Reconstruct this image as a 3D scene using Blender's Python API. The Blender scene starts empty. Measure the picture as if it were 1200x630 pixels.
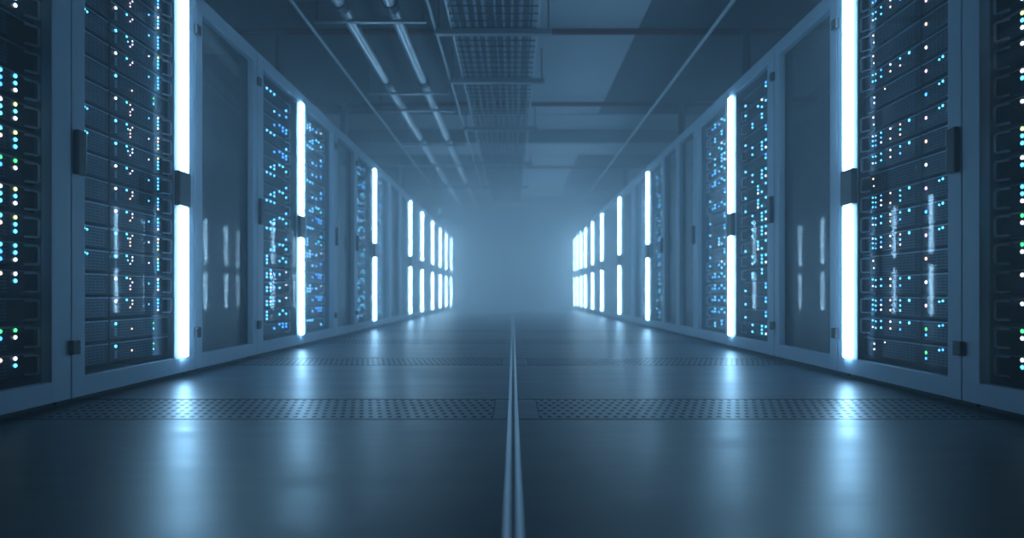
import bpy, bmesh, math, random
from mathutils import Vector, Matrix
R = random.Random(7)
S = bpy.context.scene
COL = S.collection

# ---------------------------------------------------------------- camera, world, exposure
CAM_H = 0.47
cam_data = bpy.data.cameras.new('camera')
cam = bpy.data.objects.new('camera', cam_data)
COL.objects.link(cam)
cam.location = (0, 0, CAM_H)
cam.rotation_euler = (math.pi / 2, 0, 0)
cam_data.sensor_width = 36.0
cam_data.lens = 36.0 * 750.0 / 1200.0
cam_data.shift_x = -1.0 / 1200.0
cam_data.shift_y = 29.0 / 1200.0
cam_data.clip_start = 0.05
cam_data.dof.use_dof = True
cam_data.dof.focus_distance = 3.3
cam_data.dof.aperture_fstop = 1.1
S.camera = cam

S.view_settings.view_transform = 'Standard'
S.view_settings.look = 'None'
S.view_settings.gamma = 1.0
S.view_settings.use_curve_mapping = False
S.view_settings.exposure = 0.0

world = bpy.data.worlds.new('world')
S.world = world
world.use_nodes = True
bg = world.node_tree.nodes['Background']
bg.inputs[0].default_value = (0.10, 0.25, 0.45, 1)
bg.inputs[1].default_value = 0.05

BAR_POWER = 30.0
BAR_COLOR = (0.31, 0.65, 1.0)
HAZE = 0.27

wnt = world.node_tree
wvs = wnt.nodes.new('ShaderNodeVolumeScatter')          # cold haze in the air
wvs.inputs['Color'].default_value = (0.80, 0.92, 1.0, 1)
# the haze thickens towards the far end of the aisle
wge = wnt.nodes.new('ShaderNodeNewGeometry')
wsp = wnt.nodes.new('ShaderNodeSeparateXYZ')
wmr = wnt.nodes.new('ShaderNodeMapRange')
wmr.inputs['From Min'].default_value = 3.0
wmr.inputs['From Max'].default_value = 24.0
wmr.inputs['To Min'].default_value = 0.030
wmr.inputs['To Max'].default_value = HAZE
wnt.links.new(wge.outputs['Position'], wsp.inputs[0])
wnt.links.new(wsp.outputs['Y'], wmr.inputs['Value'])
wnt.links.new(wmr.outputs['Result'], wvs.inputs['Density'])
world.cycles.volume_step_size = 1.5
wvs.inputs['Anisotropy'].default_value = 0.6
wnt.links.new(wvs.outputs[0], wnt.nodes['World Output'].inputs['Volume'])

cy = S.cycles
cy.volume_max_steps = 48
cy.use_denoising = True
cy.use_adaptive_sampling = False
cy.max_bounces = 7
cy.diffuse_bounces = 3
cy.glossy_bounces = 4
cy.transmission_bounces = 6
cy.transparent_max_bounces = 16
cy.volume_bounces = 2
cy.sample_clamp_indirect = 6.0
cy.caustics_reflective = False
cy.caustics_refractive = False

# ---------------------------------------------------------------- materials
def new_mat(name):
    m = bpy.data.materials.new(name)
    m.use_nodes = True
    nt = m.node_tree
    return m, nt, nt.nodes['Principled BSDF'], nt.nodes['Material Output']

def paint(name, color, rough=0.5, metal=0.0, vary=0.08, scale=6.0, spec=0.5, stretch=(1, 1, 1)):
    m, nt, p, out = new_mat(name)
    tc = nt.nodes.new('ShaderNodeTexCoord')
    mp = nt.nodes.new('ShaderNodeMapping')
    mp.inputs['Scale'].default_value = stretch
    nz = nt.nodes.new('ShaderNodeTexNoise')
    nz.inputs['Scale'].default_value = scale
    nz.inputs['Detail'].default_value = 4
    nt.links.new(tc.outputs['Object'], mp.inputs['Vector'])
    nt.links.new(mp.outputs['Vector'], nz.inputs['Vector'])
    rp = nt.nodes.new('ShaderNodeValToRGB')
    e = rp.color_ramp.elements
    e[0].position = 0.3
    e[1].position = 0.7
    e[0].color = tuple(c * (1 - vary) for c in color) + (1,)
    e[1].color = tuple(min(1, c * (1 + vary)) for c in color) + (1,)
    nt.links.new(nz.outputs['Fac'], rp.inputs['Fac'])
    nt.links.new(rp.outputs['Color'], p.inputs['Base Color'])
    mr = nt.nodes.new('ShaderNodeMapRange')
    mr.inputs['To Min'].default_value = max(0.02, rough * 0.85)
    mr.inputs['To Max'].default_value = min(1, rough * 1.15)
    nt.links.new(nz.outputs['Fac'], mr.inputs['Value'])
    nt.links.new(mr.outputs['Result'], p.inputs['Roughness'])
    p.inputs['Metallic'].default_value = metal
    p.inputs['Specular IOR Level'].default_value = spec
    return m

def glow(name, color, power, sample=True):
    m = bpy.data.materials.new(name)
    m.use_nodes = True
    nt = m.node_tree
    nt.nodes.clear()
    out = nt.nodes.new('ShaderNodeOutputMaterial')
    em = nt.nodes.new('ShaderNodeEmission')
    em.inputs[0].default_value = tuple(color) + (1,)
    em.inputs[1].default_value = power
    nt.links.new(em.outputs[0], out.inputs['Surface'])
    if not sample:
        try:
            m.cycles.emission_sampling = 'NONE'
        except Exception:
            pass
    return m

M = {}
M['frame'] = paint('painted_steel', (0.38, 0.48, 0.58), 0.42, 0.0, 0.05, 3.0)
M['body'] = paint('cabinet_steel', (0.16, 0.19, 0.22), 0.5, 0.0, 0.06, 3.0)
M['plinth'] = paint('plinth_black', (0.02, 0.022, 0.026), 0.6)
M['black'] = paint('black_plastic', (0.012, 0.014, 0.018), 0.4)
M['bracket'] = paint('brushed_bracket', (0.75, 0.80, 0.86), 0.35, 0.3, 0.05, 8.0)
M['edge'] = paint('server_highlight', (0.42, 0.47, 0.54), 0.35, 0.4, 0.1, 20.0)
M['ceil'] = paint('ceiling_paint', (0.13, 0.15, 0.175), 0.8, 0.0, 0.12, 1.2)
M['patch'] = paint('ceiling_patch', (0.50, 0.55, 0.60), 0.75, 0.0, 0.05, 1.5)  # pale colour of the ceiling patches and brightened beam undersides
M['beam'] = paint('beam_paint', (0.22, 0.24, 0.26), 0.7, 0.0, 0.08, 2.0)
M['wall'] = paint('wall_paint', (0.40, 0.45, 0.50), 0.8, 0.0, 0.08, 1.5)
M['redpipe'] = paint('red_pipe_paint', (0.13, 0.015, 0.012), 0.7, 0.0, 0.1, 4.0)
M['pipe'] = paint('galvanised_pipe', (0.72, 0.77, 0.82), 0.30, 0.7, 0.10, 5.0)
M['darkpipe'] = paint('dark_steel', (0.07, 0.08, 0.10), 0.5, 0.3)
M['conduit'] = paint('conduit_steel', (0.60, 0.66, 0.72), 0.4, 0.3)
M['tray'] = paint('tray_wire', (0.05, 0.06, 0.075), 0.5, 0.3)
M['bar'] = paint('strut_steel', (0.30, 0.34, 0.38), 0.35, 0.6)
M['cable'] = paint('cable_sheath', (0.30, 0.36, 0.44), 0.5)
M['subfloor'] = paint('subfloor', (0.008, 0.009, 0.012), 0.9)
M['strip'] = paint('floor_strip_metal', (0.45, 0.5, 0.56), 0.35, 0.7, 0.06, 10.0)
M['lightbar'] = glow('light_bar_glow', BAR_COLOR, BAR_POWER)
LED = {
    'cyan': glow('led_cyan', (0.10, 0.62, 1.0), 5.0, False),
    'blue': glow('led_blue', (0.05, 0.30, 1.0), 5.0, False),
    'sky': glow('led_sky', (0.12, 0.50, 1.0), 6.0, False),
    'white': glow('led_white', (0.85, 0.85, 0.95), 4.0, False),
    'warm': glow('led_warm', (1.0, 0.62, 0.45), 3.4, False),
    'pink': glow('led_pink', (0.95, 0.55, 0.85), 3.2, False),
    'green': glow('led_green', (0.08, 0.9, 0.25), 3.0, False),
    'yellow': glow('led_yellow', (0.85, 0.95, 0.35), 3.2, False),
}

def make_floor_mat(name, perforated):
    m, nt, p, out = new_mat(name)
    N = nt.nodes.new
    L = nt.links.new
    tc = N('ShaderNodeTexCoord')
    mp = N('ShaderNodeMapping')
    mp.inputs['Scale'].default_value = (0.7, 3.6, 1.0)
    L(tc.outputs['Object'], mp.inputs['Vector'])
    n1 = N('ShaderNodeTexNoise'); n1.inputs['Scale'].default_value = 1.6; n1.inputs['Detail'].default_value = 6
    n2 = N('ShaderNodeTexNoise'); n2.inputs['Scale'].default_value = 8.0; n2.inputs['Detail'].default_value = 5
    L(mp.outputs['Vector'], n1.inputs['Vector']); L(mp.outputs['Vector'], n2.inputs['Vector'])
    rp = N('ShaderNodeValToRGB')
    e = rp.color_ramp.elements
    e[0].position = 0.3; e[1].position = 0.72
    e[0].color = (0.026, 0.037, 0.052, 1); e[1].color = (0.042, 0.058, 0.078, 1)
    L(n1.outputs['Fac'], rp.inputs['Fac'])
    ad = N('ShaderNodeMath'); ad.operation = 'MULTIPLY_ADD'
    L(n2.outputs['Fac'], ad.inputs[0]); ad.inputs[1].default_value = 0.45; L(n1.outputs['Fac'], ad.inputs[2])
    mr = N('ShaderNodeMapRange')
    mr.inputs['From Min'].default_value = 0.45; mr.inputs['From Max'].default_value = 1.0
    mr.inputs['To Min'].default_value = 0.32; mr.inputs['To Max'].default_value = 0.43
    L(ad.outputs[0], mr.inputs['Value'])
    bp = N('ShaderNodeBump'); bp.inputs['Strength'].default_value = 0.015; bp.inputs['Distance'].default_value = 0.01
    L(n2.outputs['Fac'], bp.inputs['Height'])
    p.inputs['Specular IOR Level'].default_value = 0.62
    if not perforated:
        L(rp.outputs['Color'], p.inputs['Base Color'])
        L(mr.outputs['Result'], p.inputs['Roughness'])
        L(bp.outputs['Normal'], p.inputs['Normal'])
        return m
    # staggered slot holes
    sp = N('ShaderNodeSeparateXYZ'); L(tc.outputs['Object'], sp.inputs[0])
    def math_(op, a, b=None, c=None):
        n = N('ShaderNodeMath'); n.operation = op
        for i, v in enumerate((a, b, c)):
            if v is None: continue
            if isinstance(v, (int, float)): n.inputs[i].default_value = v
            else: L(v, n.inputs[i])
        return n.outputs[0]
    PX, PY = 0.036, 0.062
    vy = math_('DIVIDE', sp.outputs['Y'], PY)
    row = math_('FLOOR', vy)
    fy = math_('SUBTRACT', math_('FRACT', vy), 0.5)
    vx = math_('ADD', math_('DIVIDE', sp.outputs['X'], PX), math_('MULTIPLY', row, 0.40))
    fx = math_('SUBTRACT', math_('FRACT', vx), 0.5)
    ex = math_('POWER', math_('ABSOLUTE', math_('DIVIDE', fx, 0.26)), 2)
    ey = math_('POWER', math_('ABSOLUTE', math_('DIVIDE', fy, 0.20)), 2)
    d = math_('ADD', ex, ey)
    hole = math_('LESS_THAN', d, 1.0)
    mx = N('ShaderNodeMix'); mx.data_type = 'RGBA'
    L(hole, mx.inputs['Factor']); L(rp.outputs['Color'], mx.inputs['A'])
    mx.inputs['B'].default_value = (0.004, 0.005, 0.007, 1)
    L(mx.outputs['Result'], p.inputs['Base Color'])
    sl = math_('MULTIPLY', math_('SUBTRACT', 1.0, hole), 0.62)
    L(sl, p.inputs['Specular IOR Level'])
    L(mr.outputs['Result'], p.inputs['Roughness'])
    L(bp.outputs['Normal'], p.inputs['Normal'])
    return m
M['floor'] = make_floor_mat('raised_floor_vinyl', False)
M['perf'] = make_floor_mat('perforated_panel', True)

def make_glass():
    m = bpy.data.materials.new('tinted_glass')
    m.use_nodes = True
    nt = m.node_tree; nt.nodes.clear()
    N = nt.nodes.new; L = nt.links.new
    out = N('ShaderNodeOutputMaterial')
    tr = N('ShaderNodeBsdfTransparent'); tr.inputs[0].default_value = (0.88, 0.93, 0.96, 1)
    gl = N('ShaderNodeBsdfGlossy'); gl.inputs['Roughness'].default_value = 0.03
    gl.inputs[0].default_value = (1, 1, 1, 1)
    lw = N('ShaderNodeLayerWeight'); lw.inputs['Blend'].default_value = 0.5
    pw = N('ShaderNodeMath'); pw.operation = 'POWER'; pw.inputs[1].default_value = 5
    L(lw.outputs['Facing'], pw.inputs[0])
    ma = N('ShaderNodeMath'); ma.operation = 'MULTIPLY_ADD'
    L(pw.outputs[0], ma.inputs[0]); ma.inputs[1].default_value = 0.38; ma.inputs[2].default_value = 0.032
    mx = N('ShaderNodeMixShader')
    L(ma.outputs[0], mx.inputs[0]); L(tr.outputs[0], mx.inputs[1]); L(gl.outputs[0], mx.inputs[2])
    L(mx.outputs[0], out.inputs['Surface'])
    return m
M['glass'] = make_glass()

def make_server_mat():
    m, nt, p, out = new_mat('server_front')
    N = nt.nodes.new; L = nt.links.new
    tc = N('ShaderNodeTexCoord')
    br = N('ShaderNodeTexBrick')
    br.inputs['Scale'].default_value = 1.0
    br.inputs['Brick Width'].default_value = 0.030
    br.inputs['Row Height'].default_value = 0.014
    br.inputs['Mortar Size'].default_value = 0.0022
    br.offset = 0.0
    br.inputs['Color1'].default_value = (0.006, 0.008, 0.011, 1)
    br.inputs['Color2'].default_value = (0.012, 0.015, 0.02, 1)
    br.inputs['Mortar'].default_value = (0.15, 0.18, 0.22, 1)
    cx = N('ShaderNodeSeparateXYZ'); cb = N('ShaderNodeCombineXYZ')
    L(tc.outputs['Object'], cx.inputs[0])
    L(cx.outputs['Y'], cb.inputs['X']); L(cx.outputs['Z'], cb.inputs['Y'])
    L(cb.outputs[0], br.inputs['Vector'])
    L(br.outputs['Color'], p.inputs['Base Color'])
    p.inputs['Roughness'].default_value = 0.42
    return m
M['grille'] = make_server_mat()
M['face'] = paint('server_face', (0.018, 0.022, 0.030), 0.38, 0.2, 0.2, 12.0)
M['display'] = paint('grey_display', (0.40, 0.48, 0.54), 0.4)

# ---------------------------------------------------------------- mesh helpers
class MB:
    def __init__(self): self.bm = bmesh.new()
    def box(self, x0, x1, y0, y1, z0, z1, bev=0.0):
        t = bmesh.new()
        bmesh.ops.create_cube(t, size=1.0)
        for v in t.verts:
            v.co = Vector(((x0 + x1) / 2 + v.co.x * abs(x1 - x0), (y0 + y1) / 2 + v.co.y * abs(y1 - y0), (z0 + z1) / 2 + v.co.z * abs(z1 - z0)))
        if bev > 0:
            bmesh.ops.bevel(t, geom=list(t.edges), offset=bev, segments=2, affect='EDGES', profile=0.5)
        self._merge(t); return self
    def tube(self, p0, p1, r, n=12, caps=True):
        p0, p1 = Vector(p0), Vector(p1); d = p1 - p0
        t = bmesh.new()
        bmesh.ops.create_cone(t, cap_ends=caps, segments=n, radius1=r, radius2=r, depth=d.length)
        q = Vector((0, 0, 1)).rotation_difference(d.normalized())
        mid = (p0 + p1) / 2
        for v in t.verts: v.co = q @ v.co + mid
        self._merge(t); return self
    def _merge(self, t):
        me = bpy.data.meshes.new('tmp'); t.to_mesh(me); t.free()
        self.bm.from_mesh(me); bpy.data.meshes.remove(me)
    def build(self, name, mat, parent=None, smooth=False, loc=None):
        bmesh.ops.recalc_face_normals(self.bm, faces=list(self.bm.faces))
        me = bpy.data.meshes.new(name); self.bm.to_mesh(me); self.bm.free()
        me.materials.append(mat)
        if smooth:
            for p in me.polygons: p.use_smooth = True
            try: me.set_sharp_from_angle(angle=math.radians(40))
            except Exception: pass
        o = bpy.data.objects.new(name, me); COL.objects.link(o)
        if parent is not None:
            o.parent = parent; KIDS.setdefault(parent.name, []).append(o)
        if loc is not None: o.location = loc
        return o
KIDS = {}

def tag(o, label=None, cat=None, group=None, kind=None):
    if label: o['label'] = label
    if cat: o['category'] = cat
    if group: o['group'] = group
    if kind: o['kind'] = kind
    return o
def thing(name, label, cat, loc=(0, 0, 0), group=None):
    o = bpy.data.objects.new(name, None); COL.objects.link(o)
    o.empty_display_size = 0.05
    o.location = loc
    return tag(o, label, cat, group)
def copy_tree(o, parent=None):
    c = o.copy(); COL.objects.link(c)
    if parent is not None:
        c.parent = parent
    for ch in KIDS.get(o.name, []): copy_tree(ch, c)
    return c
def struct(name, mb, mat, smooth=False):
    o = mb.build(name, mat, smooth=smooth); o['kind'] = 'structure'; return o

ORD = ['first', 'second', 'third', 'fourth', 'fifth', 'sixth', 'seventh', 'eighth', 'ninth', 'tenth', 'eleventh', 'twelfth',
       'thirteenth', 'fourteenth', 'fifteenth', 'sixteenth', 'seventeenth', 'eighteenth', 'nineteenth', 'twentieth']

# ---------------------------------------------------------------- the room shell
XW = 3.1; YN = -0.8; YF = 24.0; CZ = 3.3
struct('wall_left', MB().box(-XW - 0.1, -XW, YN, YF, -0.05, CZ), M['wall'])
struct('wall_right', MB().box(XW, XW + 0.1, YN, YF, -0.05, CZ), M['wall'])
struct('wall_back', MB().box(-XW - 0.1, XW + 0.1, YF, YF + 0.1, -0.05, CZ), M['wall'])
struct('ceiling', MB().box(-XW - 0.1, XW + 0.1, YN, YF + 0.1, CZ, CZ + 0.15), M['ceil'])

# floor: rows of raised panels with dark joints, perforated rows every fourth panel
T0, TP = 2.40, 0.455
G = 0.006
fm = MB()
fm.box(-XW, XW, YN, YF, -0.06, -0.02)
k = -8
perf_rows = {0: 'nearest', 4: 'second', 8: 'third', 12: 'fourth'}
sl = MB()
while T0 + k * TP < YF:
    y0 = max(YN, T0 + k * TP); y1 = min(YF, T0 + (k + 1) * TP)
    gap = G if (k in perf_rows or (k - 1) in perf_rows or (k + 1) in perf_rows) else 0.0
    ga = G if (k in perf_rows or (k - 1) in perf_rows) else 0.0
    gb = G if (k in perf_rows or (k + 1) in perf_rows) else 0.0
    if k in perf_rows:
        sl.box(-XW, -1.80, y0 + ga, y1 - gb, -0.02, 0)
        sl.box(1.80, XW, y0 + ga, y1 - gb, -0.02, 0)
        sl.box(-0.075, 0.10, y0 + ga, y1 - gb, -0.02, 0)
    else:
        sl.box(-XW, XW, y0 + ga, y1 - gb, -0.02, 0)
    k += 1
floor_o = struct('floor', sl, M['floor'])
sub = struct('trim_1', fm, M['subfloor'])
for k, nm in perf_rows.items():
    y0 = T0 + k * TP + G; y1 = T0 + (k + 1) * TP - G
    for sd, xa, xb, w in ((-1, -1.80, -0.075 - 0.003, 'left'), (1, 0.10 + 0.003, 1.80, 'right')):
        o = MB().box(xa, xb, y0, y1, -0.02, 0.0).build('perforated_floor_panel', M['perf'])
        tag(o, 'perforated dark floor panel left of the centre strip, %s row' % nm if sd < 0 else
            'perforated dark floor panel right of the centre strip, %s row' % nm, 'floor panel', 'perforated floor panels')

t = thing('floor_strip', 'narrow twin-ridged metal strip running down the aisle centre', 'floor strip', (0, 0.3, 0))
for x in (-0.012, 0.014):
    mb = MB()
    n = 8
    bm = mb.bm
    rows = []
    for yy in (0.0, YF - 0.4):
        rows.append([bm.verts.new((x - 0.0065 * math.cos(math.pi * i / n), yy, 0.0005 + 0.005 * math.sin(math.pi * i / n))) for i in range(n + 1)])
    for i in range(n): bm.faces.new((rows[0][i], rows[0][i + 1], rows[1][i + 1], rows[1][i]))
    for r_ in rows: bm.faces.new(r_)
    bm.faces.new((rows[0][0], rows[0][n], rows[1][n], rows[1][0]))
    mb.build('ridge', M['strip'], t, smooth=True)
MB().box(-0.005, 0.007, 0.0, YF - 0.4, 0.0003, 0.0015).build('groove_insert', M['black'], t)

# ---------------------------------------------------------------- pale ceiling patches and beams
def patch(x0, x1, y0, y1, label):
    o = MB().box(x0, x1, y0, y1, CZ - 0.02, CZ).build('ceiling_patch', M['patch'])  # thin pale slab put in for a brighter area of the ceiling
    tag(o, label, 'ceiling board', 'pale ceiling patches')
patch(0.20, 1.33, 4.2, 10.0, 'long pale ceiling board right of the cable tray, nearest')
patch(-2.95, 2.95, 10.06, 10.95, 'wide pale ceiling board just before the first cross beam')
patch(0.20, 1.33, 12.6, 18.2, 'long pale ceiling board beyond the cross beam, right side')
def beam(y0, y1, zb, label):
    t = thing('ceiling_beam', label, 'beam', (0, (y0 + y1) / 2, zb), 'ceiling beams')
    d = (y1 - y0) / 2
    MB().box(-XW + 0.002, XW - 0.002, -d, d, 0.015, CZ - zb).build('beam_web', M['beam'], t)
    MB().box(-XW + 0.01, XW - 0.01, -d, d, 0, 0.015).build('lit_soffit', M['patch'], t)  # paler colour paints the light from below onto the underside
beam(11.0, 11.87, 3.05, 'broad ceiling beam across the aisle with brightened underside')
beam(18.6, 19.0, 3.05, 'thin far ceiling beam crossing above the last cabinets')

# red sprinkler mains with drop pipes
for Y, z, lab in ((6.67, 3.2, 'nearest dark red pipe crossing under the ceiling'),
                  (9.22, 3.2, 'second dark red pipe crossing under the ceiling'),
                  (13.8, 3.2, 'farthest dark red pipe crossing beyond the broad beam')):
    if abs(Y - 7.25) < 0.2: Y = 6.67
    t = thing('sprinkler_pipe', lab, 'pipe', (0, Y, z), 'red sprinkler pipes')
    MB().tube((-XW + .01, 0, 0), (XW - .01, 0, 0), 0.032, 16).build('main_pipe', M['redpipe'], t, True)
    for s in (-1, 1):
        MB().tube((s * 2.43, 0, 0), (s * 2.43, 0, -0.965), 0.045, 16).build('drop_pipe', M['darkpipe'], t, True)
        MB().tube((s * 2.43 - 0.06, 0, 0), (s * 2.43 + 0.06, 0, 0), 0.045, 16).build('tee_fitting', M['darkpipe'], t, True)

# two big insulated service pipes with couplings
PZ = 2.96
for x, lab in ((-1.485, 'thick grey service pipe under the ceiling, nearer the left cabinets'),
               (-1.05, 'thick grey service pipe under the ceiling, nearer the cable tray')):
    t = thing('service_pipe', lab, 'pipe', (x, 0, PZ), 'overhead service pipes')
    MB().tube((0, 0.5, 0), (0, 20.5, 0), 0.052, 20).build('pipe_run', M['pipe'], t, True)
    for Y in (5.45, 7.45, 10.2, 14.3):
        MB().tube((0, Y, 0), (0, Y + 0.12, 0), 0.064, 20).build('coupling', M['darkpipe'], t, True)
# trapeze hangers
for i, Y in enumerate((5.68, 7.72, 8.44, 10.41, 12.07, 14.5)):
    t = thing('pipe_hanger', '%s trapeze hanger bar carrying the two thick pipes, counted from the camera' % ORD[i], 'hanger', (-1.27, Y, PZ - 0.075), 'trapeze pipe hangers')
    MB().box(-0.50, 0.50, -0.02, 0.02, -0.014, 0.014, 0.003).build('cross_bar', M['bar'], t)
    top = CZ
    if 10.06 < Y < 10.95: top = CZ - 0.02
    for s in (-1, 1):
        MB().tube((s * 0.47, 0, 0.01), (s * 0.47, 0, top - (PZ - 0.075) - 0.001), 0.006, 8).build('threaded_rod', M['darkpipe'], t, True)
# slim conduits
for x, z, r, y1, lab in ((-1.84, 2.90, 0.015, 14.0, 'slim conduit running along above the left cabinets'),
                    (1.83, 2.90, 0.018, 19.0, 'slim conduit running along above the right cabinets'),
                    (-0.725, 2.95, 0.012, 16.0, 'slim conduit just left of the mesh cable tray')):
    o = MB().tube((x, 0.5, z), (x, y1, z), r, 10).build('conduit', M['conduit'], None, True)
    tag(o, lab, 'conduit')

# mesh cable tray
TZ = 2.95
t = thing('cable_tray', 'wide wire mesh cable tray hung from the ceiling along the aisle', 'cable tray', (0, 0, TZ))
mb = MB()
x0, x1 = -0.57, 0.23
nx = 12
for i in range(nx + 1):
    x = x0 + (x1 - x0) * i / nx
    mb.tube((x, 0.6, 0), (x, 17.5, 0), 0.0045, 6)
y = 0.7
while y < 17.5:
    mb.tube((x0, y, -0.008), (x1, y, -0.008), 0.0055, 6)
    mb.tube((x0, y, -0.008), (x0, y, 0.09), 0.005, 6)
    mb.tube((x1, y, -0.008), (x1, y, 0.09), 0.005, 6)
    y += 0.15 if y > 3 else 0.3
mb.build('wire_mesh', M['tray'], t, True)
for x in (x0, x1):
    MB().box(x - 0.012, x + 0.012, 0.6, 17.5, 0.085, 0.105).box(x - 0.009, x + 0.009, 0.6, 17.5, -0.012, 0.006).build('side_rail', M['conduit'], t)
for Y in (5.95, 7.32, 9.44, 11.95, 14.6):
    m2 = MB()
    m2.box(-0.72, 0.36, Y - 0.03, Y + 0.03, -0.075, -0.068)
    m2.box(-0.72, 0.36, Y - 0.03, Y - 0.024, -0.068, -0.025)
    m2.box(-0.72, 0.36, Y + 0.024, Y + 0.03, -0.068, -0.015)
    m2.build('support_channel', M['bar'], t)
    top = (3.05 if 11.0 <= Y <= 11.87 else (CZ - 0.022)) - TZ
    for x in (-0.69, 0.33):
        MB().tube((x, Y, -0.07), (x, Y, top), 0.006, 8).build('threaded_rod', M['darkpipe'], t, True)
for i in range(9):
    x = x0 + 0.07 + i * 0.083
    r = R.choice((0.012, 0.016, 0.02))
    mb = MB(); pts = []
    y = 0.7
    while y < 17.3:
        pts.append((x + R.uniform(-0.012, 0.012), y, 0.006 + r + 0.0)); y += 1.1
    for a, b in zip(pts, pts[1:]): mb.tube(a, b, r, 8)
    o = mb.build('data_cable', M['cable'], None, True, loc=(0, 0, TZ))
    tag(o, 'dark cable lying lengthwise in the mesh tray, %s from its left rail' % ORD[i], 'cable', 'cables in the mesh tray')

# ---------------------------------------------------------------- server prototypes
# local frame: origin at the front face, near bottom corner; +y runs away from the camera,
# offsets o point into the aisle.  s = -1 left row, +1 right row
RH = 0.107
def sb(mb, s, y0, y1, o0, o1, z0, z1, bev=0.0):
    xa, xb = -s * o0, -s * o1
    return mb.box(min(xa, xb), max(xa, xb), y0, y1, z0, z1, bev)
LEDMESH = {}
def led_mesh(col, r, tall=1.0):
    key = (col, r, tall)
    if key in LEDMESH: return LEDMESH[key]
    bm = bmesh.new()
    bmesh.ops.create_uvsphere(bm, u_segments=8, v_segments=6, radius=r)
    for v in bm.verts: v.co.x *= 0.6; v.co.z *= tall
    me = bpy.data.meshes.new('status_light'); bm.to_mesh(me); bm.free()
    for p in me.polygons: p.use_smooth = True
    me.materials.append(LED[col]); LEDMESH[key] = me
    return me
def add_led(parent, s, y, z, col, r=0.006, tall=1.0):
    o = bpy.data.objects.new('status_light', led_mesh(col, r, tall)); COL.objects.link(o)
    o.parent = parent; o.location = (-s * 0.003, y, z)
    KIDS.setdefault(parent.name, []).append(o)
    o['label'] = {'warm': 'amber', 'sky': 'light blue'}.get(col, col) + ' status light'
def bracket(parent, s, y):
    mb = MB(); o = 0.024; r = 0.005
    def P(yy, oo, z): return (-s * oo, yy, z)
    z0, z1 = 0.014, RH - 0.016
    mb.tube(P(y, o, z0 + 0.006), P(y, o, z1 - 0.006), r, 8)
    mb.tube(P(y, o, z0 + 0.006), P(y - 0.01, o, z0), r, 8)
    mb.tube(P(y, o, z1 - 0.006), P(y - 0.01, o, z1), r, 8)
    mb.tube(P(y - 0.01, o, z0), P(y - 0.05, 0.0, z0), r, 8)
    mb.tube(P(y - 0.01, o, z1), P(y - 0.05, 0.0, z1), r, 8)
    mb.build('pull_handle', M['bracket'], parent, True)

def server_base(s, w, grille=(0.1, 0.9), handle=True, face='face', dep=0.62, name='rack_server'):
    t = thing(name, 'x', 'server')
    mb = MB(); sb(mb, s, 0, w, -dep, 0, 0.003, RH - 0.004, 0.0015); mb.build('chassis', M[face], t)
    mb = MB(); sb(mb, s, 0.004, w - 0.004, 0, 0.004, RH - 0.012, RH - 0.005); mb.build('top_highlight', M['edge'], t)  # pale strip paints a highlight along the server top
    mb = MB(); sb(mb, s, w * grille[0], w * grille[1], 0, 0.002, 0.012, RH - 0.016); mb.build('vent_grille', M['grille'], t)
    if handle: bracket(t, s, w - 0.006)
    return t

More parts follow.
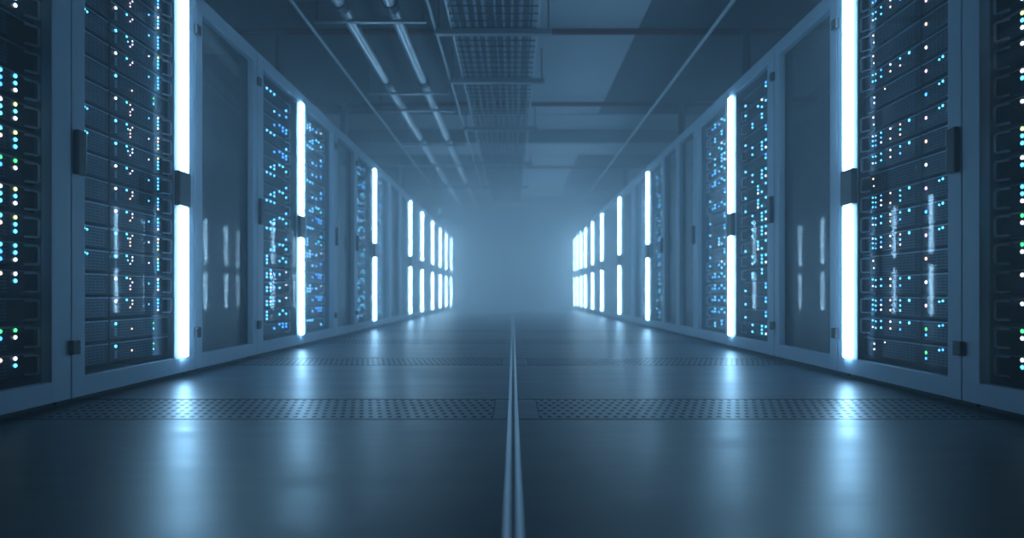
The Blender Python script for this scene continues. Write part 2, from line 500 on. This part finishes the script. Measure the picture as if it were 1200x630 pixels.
def proto(s, kind, var):
    r = random.Random('%d%s%d' % (s, kind, var))
    if kind == 'far' and s < 0:       # left rack, far column
        t = server_base(s, 0.53, (0.10, 0.74), var != 5)
        cols = [['white', 'cyan', 'cyan', 'white'], ['yellow', 'cyan', 'cyan', 'cyan'], ['cyan', 'cyan', 'blue', 'white'],
                ['white', 'warm', 'cyan', 'yellow'], ['cyan', 'blue', 'cyan', 'cyan'], []][var]
        for i, c in enumerate(cols): add_led(t, s, 0.425, 0.086 - i * 0.019, c, 0.0058)
        add_led(t, s, 0.045, 0.082, 'cyan' if var % 2 else 'white', 0.0075)
        mb = MB(); sb(mb, s, 0.037, 0.053, 0, 0.003, 0.02, 0.062); mb.build('display_strip', M['display'], t)
        if var != 5:
            add_led(t, s, 0.335, 0.062, 'white' if var % 2 else 'cyan', 0.0045)
            for i in range(r.choice((2, 3, 4))):
                add_led(t, s, 0.165 + r.choice((0, 0.02)), 0.084 - i * 0.018, r.choice(('warm', 'pink', 'white', 'warm')), 0.0045)
            add_led(t, s, 0.135, 0.088, 'cyan', 0.006); 
            if var in (1, 3): add_led(t, s, 0.145, 0.066, 'cyan', 0.0045)
        else:
            add_led(t, s, 0.18, 0.05, 'warm', 0.005); add_led(t, s, 0.38, 0.07, 'green', 0.005); add_led(t, s, 0.38, 0.04, 'cyan', 0.005)
    elif kind == 'near' and s < 0:
        t = server_base(s, 0.43, (0.06, 0.94), False)
        if var in (1, 3):
            add_led(t, s, 0.25, 0.085, 'cyan', 0.0065); add_led(t, s, 0.27, 0.081, 'cyan', 0.005)
    elif kind == 'far' and s > 0:
        t = server_base(s, 0.50, (0.08, 0.80), var != 5)
        if var == 5:
            for (y, z, c) in ((0.40, 0.07, 'white'), (0.40, 0.04, 'white'), (0.30, 0.085, 'warm')): add_led(t, s, y, z, c, 0.005)
        elif var == 4:
            add_led(t, s, 0.41, 0.075, 'warm', 0.0055); add_led(t, s, 0.405, 0.035, 'white', 0.004)
        else:
            n = (3, 3, 2, 2)[var]
            for i in range(n):
                z = 0.085 - i * (0.026 if n == 3 else 0.036)
                add_led(t, s, 0.415, z, r.choice(('white', 'cyan', 'cyan')), 0.0048)
                add_led(t, s, 0.385, z - 0.004, r.choice(('blue', 'cyan', 'cyan')), 0.0045)
                add_led(t, s, 0.335, z, r.choice(('cyan', 'cyan', 'blue', 'white')), 0.0052)
                if i != 1 or n == 2: add_led(t, s, 0.25, z, r.choice(('warm', 'white', 'white', 'warm')), 0.0055)
                add_led(t, s, 0.165, z, r.choice(('cyan', 'blue', 'warm', 'pink', 'cyan')), 0.0052)
            add_led(t, s, 0.09, 0.086, 'cyan', 0.0072)
    elif kind == 'near' and s > 0:
        t = server_base(s, 0.44, (0.06, 0.94), False)
        c = ('white', 'pink', 'pink', 'warm', 'blue', 'green')[var]
        add_led(t, s, 0.405, 0.062, c, 0.007, 1.2)
        if var == 5: add_led(t, s, 0.405, 0.034, 'blue', 0.006)
        if var in (1, 2, 4, 5):
            add_led(t, s, 0.285, 0.086, 'cyan' if var != 5 else 'blue', 0.006); add_led(t, s, 0.31, 0.082, 'cyan', 0.005)
    elif kind == 'front':              # cabinets at the frame edge
        t = server_base(s, 0.52, (0.05, 0.72), True)
        sets = {0: [('white', 'cyan', 'cyan'), ('yellow', 'cyan', 'white')],
                1: [('cyan', 'blue', 'blue'), ('cyan', 'cyan', 'white')],
                2: [('cyan', 'warm'), ('yellow', 'cyan', 'cyan')],
                3: [(), ()],
                4: [('green', 'blue'), ('green', 'white')],
                5: [('warm',), ('white', 'cyan')]}[var]
        for j, st in enumerate(sets):
            for i, c in enumerate(st):
                add_led(t, s, (0.34, 0.415)[j] if s < 0 else (0.31, 0.40)[j], 0.086 - i * 0.028, c, 0.0078)
        if s > 0 and var == 3: add_led(t, s, 0.40, 0.08, 'white', 0.0078)
    else:                              # 'mid' : one wide server per row
        t = server_base(s, 0.90, (0.05, 0.80), var != 5)
        n = (9, 7, 10, 5, 8, 3)[var]
        ys = (0.12, 0.30, 0.42, 0.50, 0.58, 0.70, 0.78, 0.86)
        used = set()
        for i in range(n):
            yy = r.choice(ys[2:]) if r.random() < 0.85 else r.choice(ys[:2]); zi = r.choice((0, 1, 2))
            if (yy, zi) in used: continue
            used.add((yy, zi))
            add_led(t, s, yy, 0.086 - zi * 0.028, r.choice(('cyan', 'cyan', 'sky', 'sky', 'sky', 'white', 'blue', 'cyan')), 0.0105, 0.8)
    return t

PROTO = {}
USED = set()
def place_server(s, kind, var, loc, label):
    key = (s, kind, var)
    if key not in PROTO:
        PROTO[key] = proto(s, kind, var); o = PROTO[key]
    else:
        o = copy_tree(PROTO[key])
    o.location = loc
    tag(o, label, 'server', 'servers in the rack cabinets')

# ---------------------------------------------------------------- cabinets
XF = 1.855            # front face of the doors
XS = 1.985            # front face of the servers
def cabinet(s, y0, y1, cab, label, light=None, servers=None, yaw=None, near=0.085, far=0.075, handle=False, hinges=True):
    side = 'left' if s < 0 else 'right'
    t = thing('server_cabinet', label, 'cabinet', (s * XF, (y0 + y1) / 2, 0), 'server cabinets of the %s row' % side)
    if yaw is None: yaw = 0.0 if light else 3.5
    c = (y0 + y1) / 2; a, b = y0 - c, y1 - c
    zb, zt = 0.03, 2.229
    wi, wo = 0.114, 2.137
    def X(o): return -s * o          # o>0 into the aisle
    def bx(mb, ya, yb, oa, ob, za, zc, bev=0.0):
        return mb.box(min(X(oa), X(ob)), max(X(oa), X(ob)), ya, yb, za, zc, bev)
    g = 0.003
    mb = MB(); D = -1.05; w = 0.012
    bx(mb, a + g, a + g + w, D, -0.046, zb, zt - 0.012)
    bx(mb, b - g - w, b - g, D, -0.046, zb, zt - 0.012)
    bx(mb, a + g + w, b - g - w, D, -0.046, zt - 0.03, zt - 0.012)
    bx(mb, a + g + w, b - g - w, D, -0.046, zb, zb + 0.03)
    bx(mb, a + g + w, b - g - w, D, D + 0.015, zb + 0.03, zt - 0.03)
    mb.build('body', M['body'], t)
    mb = MB(); bx(mb, a + 0.01, b - 0.01, D + 0.02, -0.07, 0.0, zb); mb.build('plinth', M['plinth'], t)
    # door frame
    mb = MB(); th = -0.042
    bx(mb, a + g, a + near, th, 0, zb, zt, 0.002)
    bx(mb, b - far, b - g, th, 0, zb, zt, 0.002)
    bx(mb, a + near - 0.001, b - far + 0.001, th, 0, zb, wi, 0.002)
    bx(mb, a + near - 0.001, b - far + 0.001, th, 0, wo, zt, 0.002)
    door = mb.build('door', M['frame'], t)
    # inner retaining bead
    # glass pane, hung slightly out of square in its frame
    L = (b - far) - (a + near); th2 = math.radians(yaw)
    mb = MB(); mb.box(-0.003, 0.003, 0.0, L / math.cos(th2) * 0.995, wi - 0.004, wo + 0.004)
    gp = mb.build('glass_pane', M['glass'], door)
    gp.location = (X(-0.005), a + near + 0.002, 0)
    gp.rotation_euler = (0, 0, (-s) * th2)
    if handle:
        mb = MB(); bx(mb, a + 0.008, a + 0.062, 0, 0.026, 0.975, 1.165, 0.006); mb.build('door_handle', M['black'], door)
    if hinges:
        for z in (0.215, 1.98):
            mb = MB(); bx(mb, a - 0.024, a + 0.026, 0.001, 0.024, z, z + 0.06, 0.005); mb.build('hinge', M['black'], door)
    if light:
        ly = light - c
        for z0, z1, nm in ((wi + 0.002, 0.955, 'lower'), (1.15, wo - 0.002, 'upper')):
            m2 = MB(); bx(m2, ly - 0.033, ly + 0.033, 0.0, 0.02, z0, z1, 0.007)
            o = m2.build('light_tube', M['lightbar'], t, True); o['label'] = 'glowing white %s light tube' % nm
        m2 = MB(); bx(m2, ly - 0.085, ly + 0.035, -0.008, 0.03, 0.957, 1.148, 0.004)
        m2.build('tube_connector', M['black'], t)
        m2 = MB(); bx(m2, ly - (0.09 if servers == 'double' else 0.11), ly + 0.036, -0.005, 0.0, wi + 0.002, wo - 0.002); m2.build('reflection_shield', M['frame'], t)  # plate added to hide the tube's own reflection in the pane
    # servers standing in the rack
    if servers:
        rows = range(18)
        for i in rows:
            z = 0.126 + 0.1125 * i
            rr = random.Random('%s%d%d' % (cab, i, s))
            base = '%s row up' % ORD[i]
            if servers == 'double':
                v = 5 if i in (0,) else (5 if (i == 12) else (i * 7 + (1 if s > 0 else 3)) % 5 if i % 3 else rr.randrange(5))
                if s < 0 and i == 1: v = 5
                if s > 0 and i in (11, 8): v = 4
                nv = 5 if i in (0, 1) else (i * 3 + 1) % 5
                yN, yFar = (y0 + 0.02, y1 - 0.06 - 0.53) if s < 0 else (y0 + 0.02, y1 - 0.05 - 0.50)
                place_server(s, 'far', v, (s * XS, yFar, z), 'black server with LED cluster, %s, far column, %s' % (base, cab))
                place_server(s, 'near', nv, (s * XS, yN, z), 'black slotted server, %s, near column, %s' % (base, cab))
            elif servers == 'front':
                if i > 14: continue
                v = [5, 4, 3, 5, 1, 2, 0, 4, 2, 0, 1, 3, 3, 0, 5][i] if s < 0 else [5, 4, 3, 3, 4, 4, 1, 5, 2, 3, 5, 3, 0, 1, 3][i]
                place_server(s, 'front', v, (s * XS, y1 - 0.035 - 0.52, z), 'black server with bright LEDs, %s, %s' % (base, cab))
            else:
                yy = (y0 + y1) / 2 - 0.45
                place_server(s, 'mid' if (y1 - y0) > 0.96 else 'mid', rr.randrange(6) , (s * XS, yy, z), 'black server with blue LEDs, %s, %s' % (base, cab))
    return t

W = ['nearest', 'second', 'third', 'fourth', 'fifth', 'sixth', 'seventh', 'eighth', 'ninth', 'tenth']
def run_row(s, spec):
    side = 'left' if s < 0 else 'right'
    for (y0, y1, light, srv, cab, label, opt) in spec:
        cabinet(s, y0, y1, cab, label, light, srv, **opt)
def rest(s, start, lights, n0):
    side = 'left' if s < 0 else 'right'
    out = []; y = start
    for i, l in enumerate(lights):
        out.append((y, l + 0.11, l, None, '', 'far grey cabinet in the %s row framing its %s light bar from the camera' % (side, W[n0 + i]), dict(hinges=False)))
        y = l + 0.11
    return out
left = [
    (1.62, 2.69, None, 'front', 'foremost left cabinet', 'foremost left cabinet, cut by the frame edge, servers behind glass', dict(far=0.115, hinges=False, yaw=0)),
    (2.69, 3.74, 3.595, 'double', 'left cabinet at nearest light bar', 'left cabinet with the tallest light bar and large glazed server rack', dict(yaw=5.9, handle=True)),
    (3.74, 4.65, None, None, '', 'dark glazed left cabinet right behind the tallest left light bar', dict()),
    (4.65, 5.72, 5.60, 'mid', 'left cabinet at second light bar', 'left cabinet holding the second light bar from the camera', dict(near=0.11, handle=True)),
    (5.72, 6.68, None, 'mid', 'left cabinet past second light bar', 'left cabinet of blue LEDs just past the second light bar', dict(near=0.04, hinges=False)),
    (6.68, 7.56, None, None, '', 'dark glazed left cabinet ahead of the third light bar', dict(handle=True)),
    (7.56, 8.68, 8.57, 'mid', 'left cabinet at third light bar', 'left cabinet holding the third light bar from the camera', dict(handle=True)),
    (8.68, 9.66, None, 'mid', 'left cabinet past third light bar', 'left cabinet of faint LEDs just past the third light bar', dict(hinges=False)),
    (9.66, 10.56, None, None, '', 'dark glazed left cabinet ahead of the fourth light bar', dict(hinges=False)),
] + rest(-1, 10.56, (11.55, 13.05, 14.75, 16.3, 17.75, 19.2), 3)
right = [
    (1.60, 2.645, None, 'front', 'foremost right cabinet', 'foremost right cabinet, cut by the frame edge, servers behind glass', dict(far=0.10, hinges=False, yaw=0)),
    (2.645, 3.66, 3.535, 'double', 'right cabinet at nearest light bar', 'right cabinet with the tallest light bar and large glazed server rack', dict(yaw=5.0, handle=True)),
    (3.66, 4.545, None, None, '', 'dark glazed right cabinet mirroring two bars behind the tallest right bar', dict(far=0.085)),
    (4.545, 5.54, 5.43, 'mid', 'right cabinet at second light bar', 'right cabinet holding the second light bar from the camera', dict(near=0.12, handle=True)),
    (5.54, 6.50, None, 'mid', 'right cabinet past second light bar', 'right cabinet of blue LEDs just past the second light bar', dict(near=0.04, hinges=False)),
    (6.50, 7.2, None, None, '', 'narrow dark right cabinet, nearer of two before the third light bar', dict(handle=True, hinges=False)),
    (7.2, 7.9, None, None, '', 'narrow dark right cabinet touching the third light bar cabinet', dict(hinges=False)),
    (7.9, 8.89, 8.78, 'mid', 'right cabinet at third light bar', 'right cabinet holding the third light bar from the camera', dict(handle=True, hinges=False)),
    (8.89, 9.95, None, 'mid', 'right cabinet past third light bar', 'right cabinet of faint LEDs just past the third light bar', dict(hinges=False)),
] + rest(1, 9.95, (11.1, 13.3, 14.85, 16.3, 17.3, 18.3, 19.2), 3)
run_row(-1, left)
run_row(1, right)
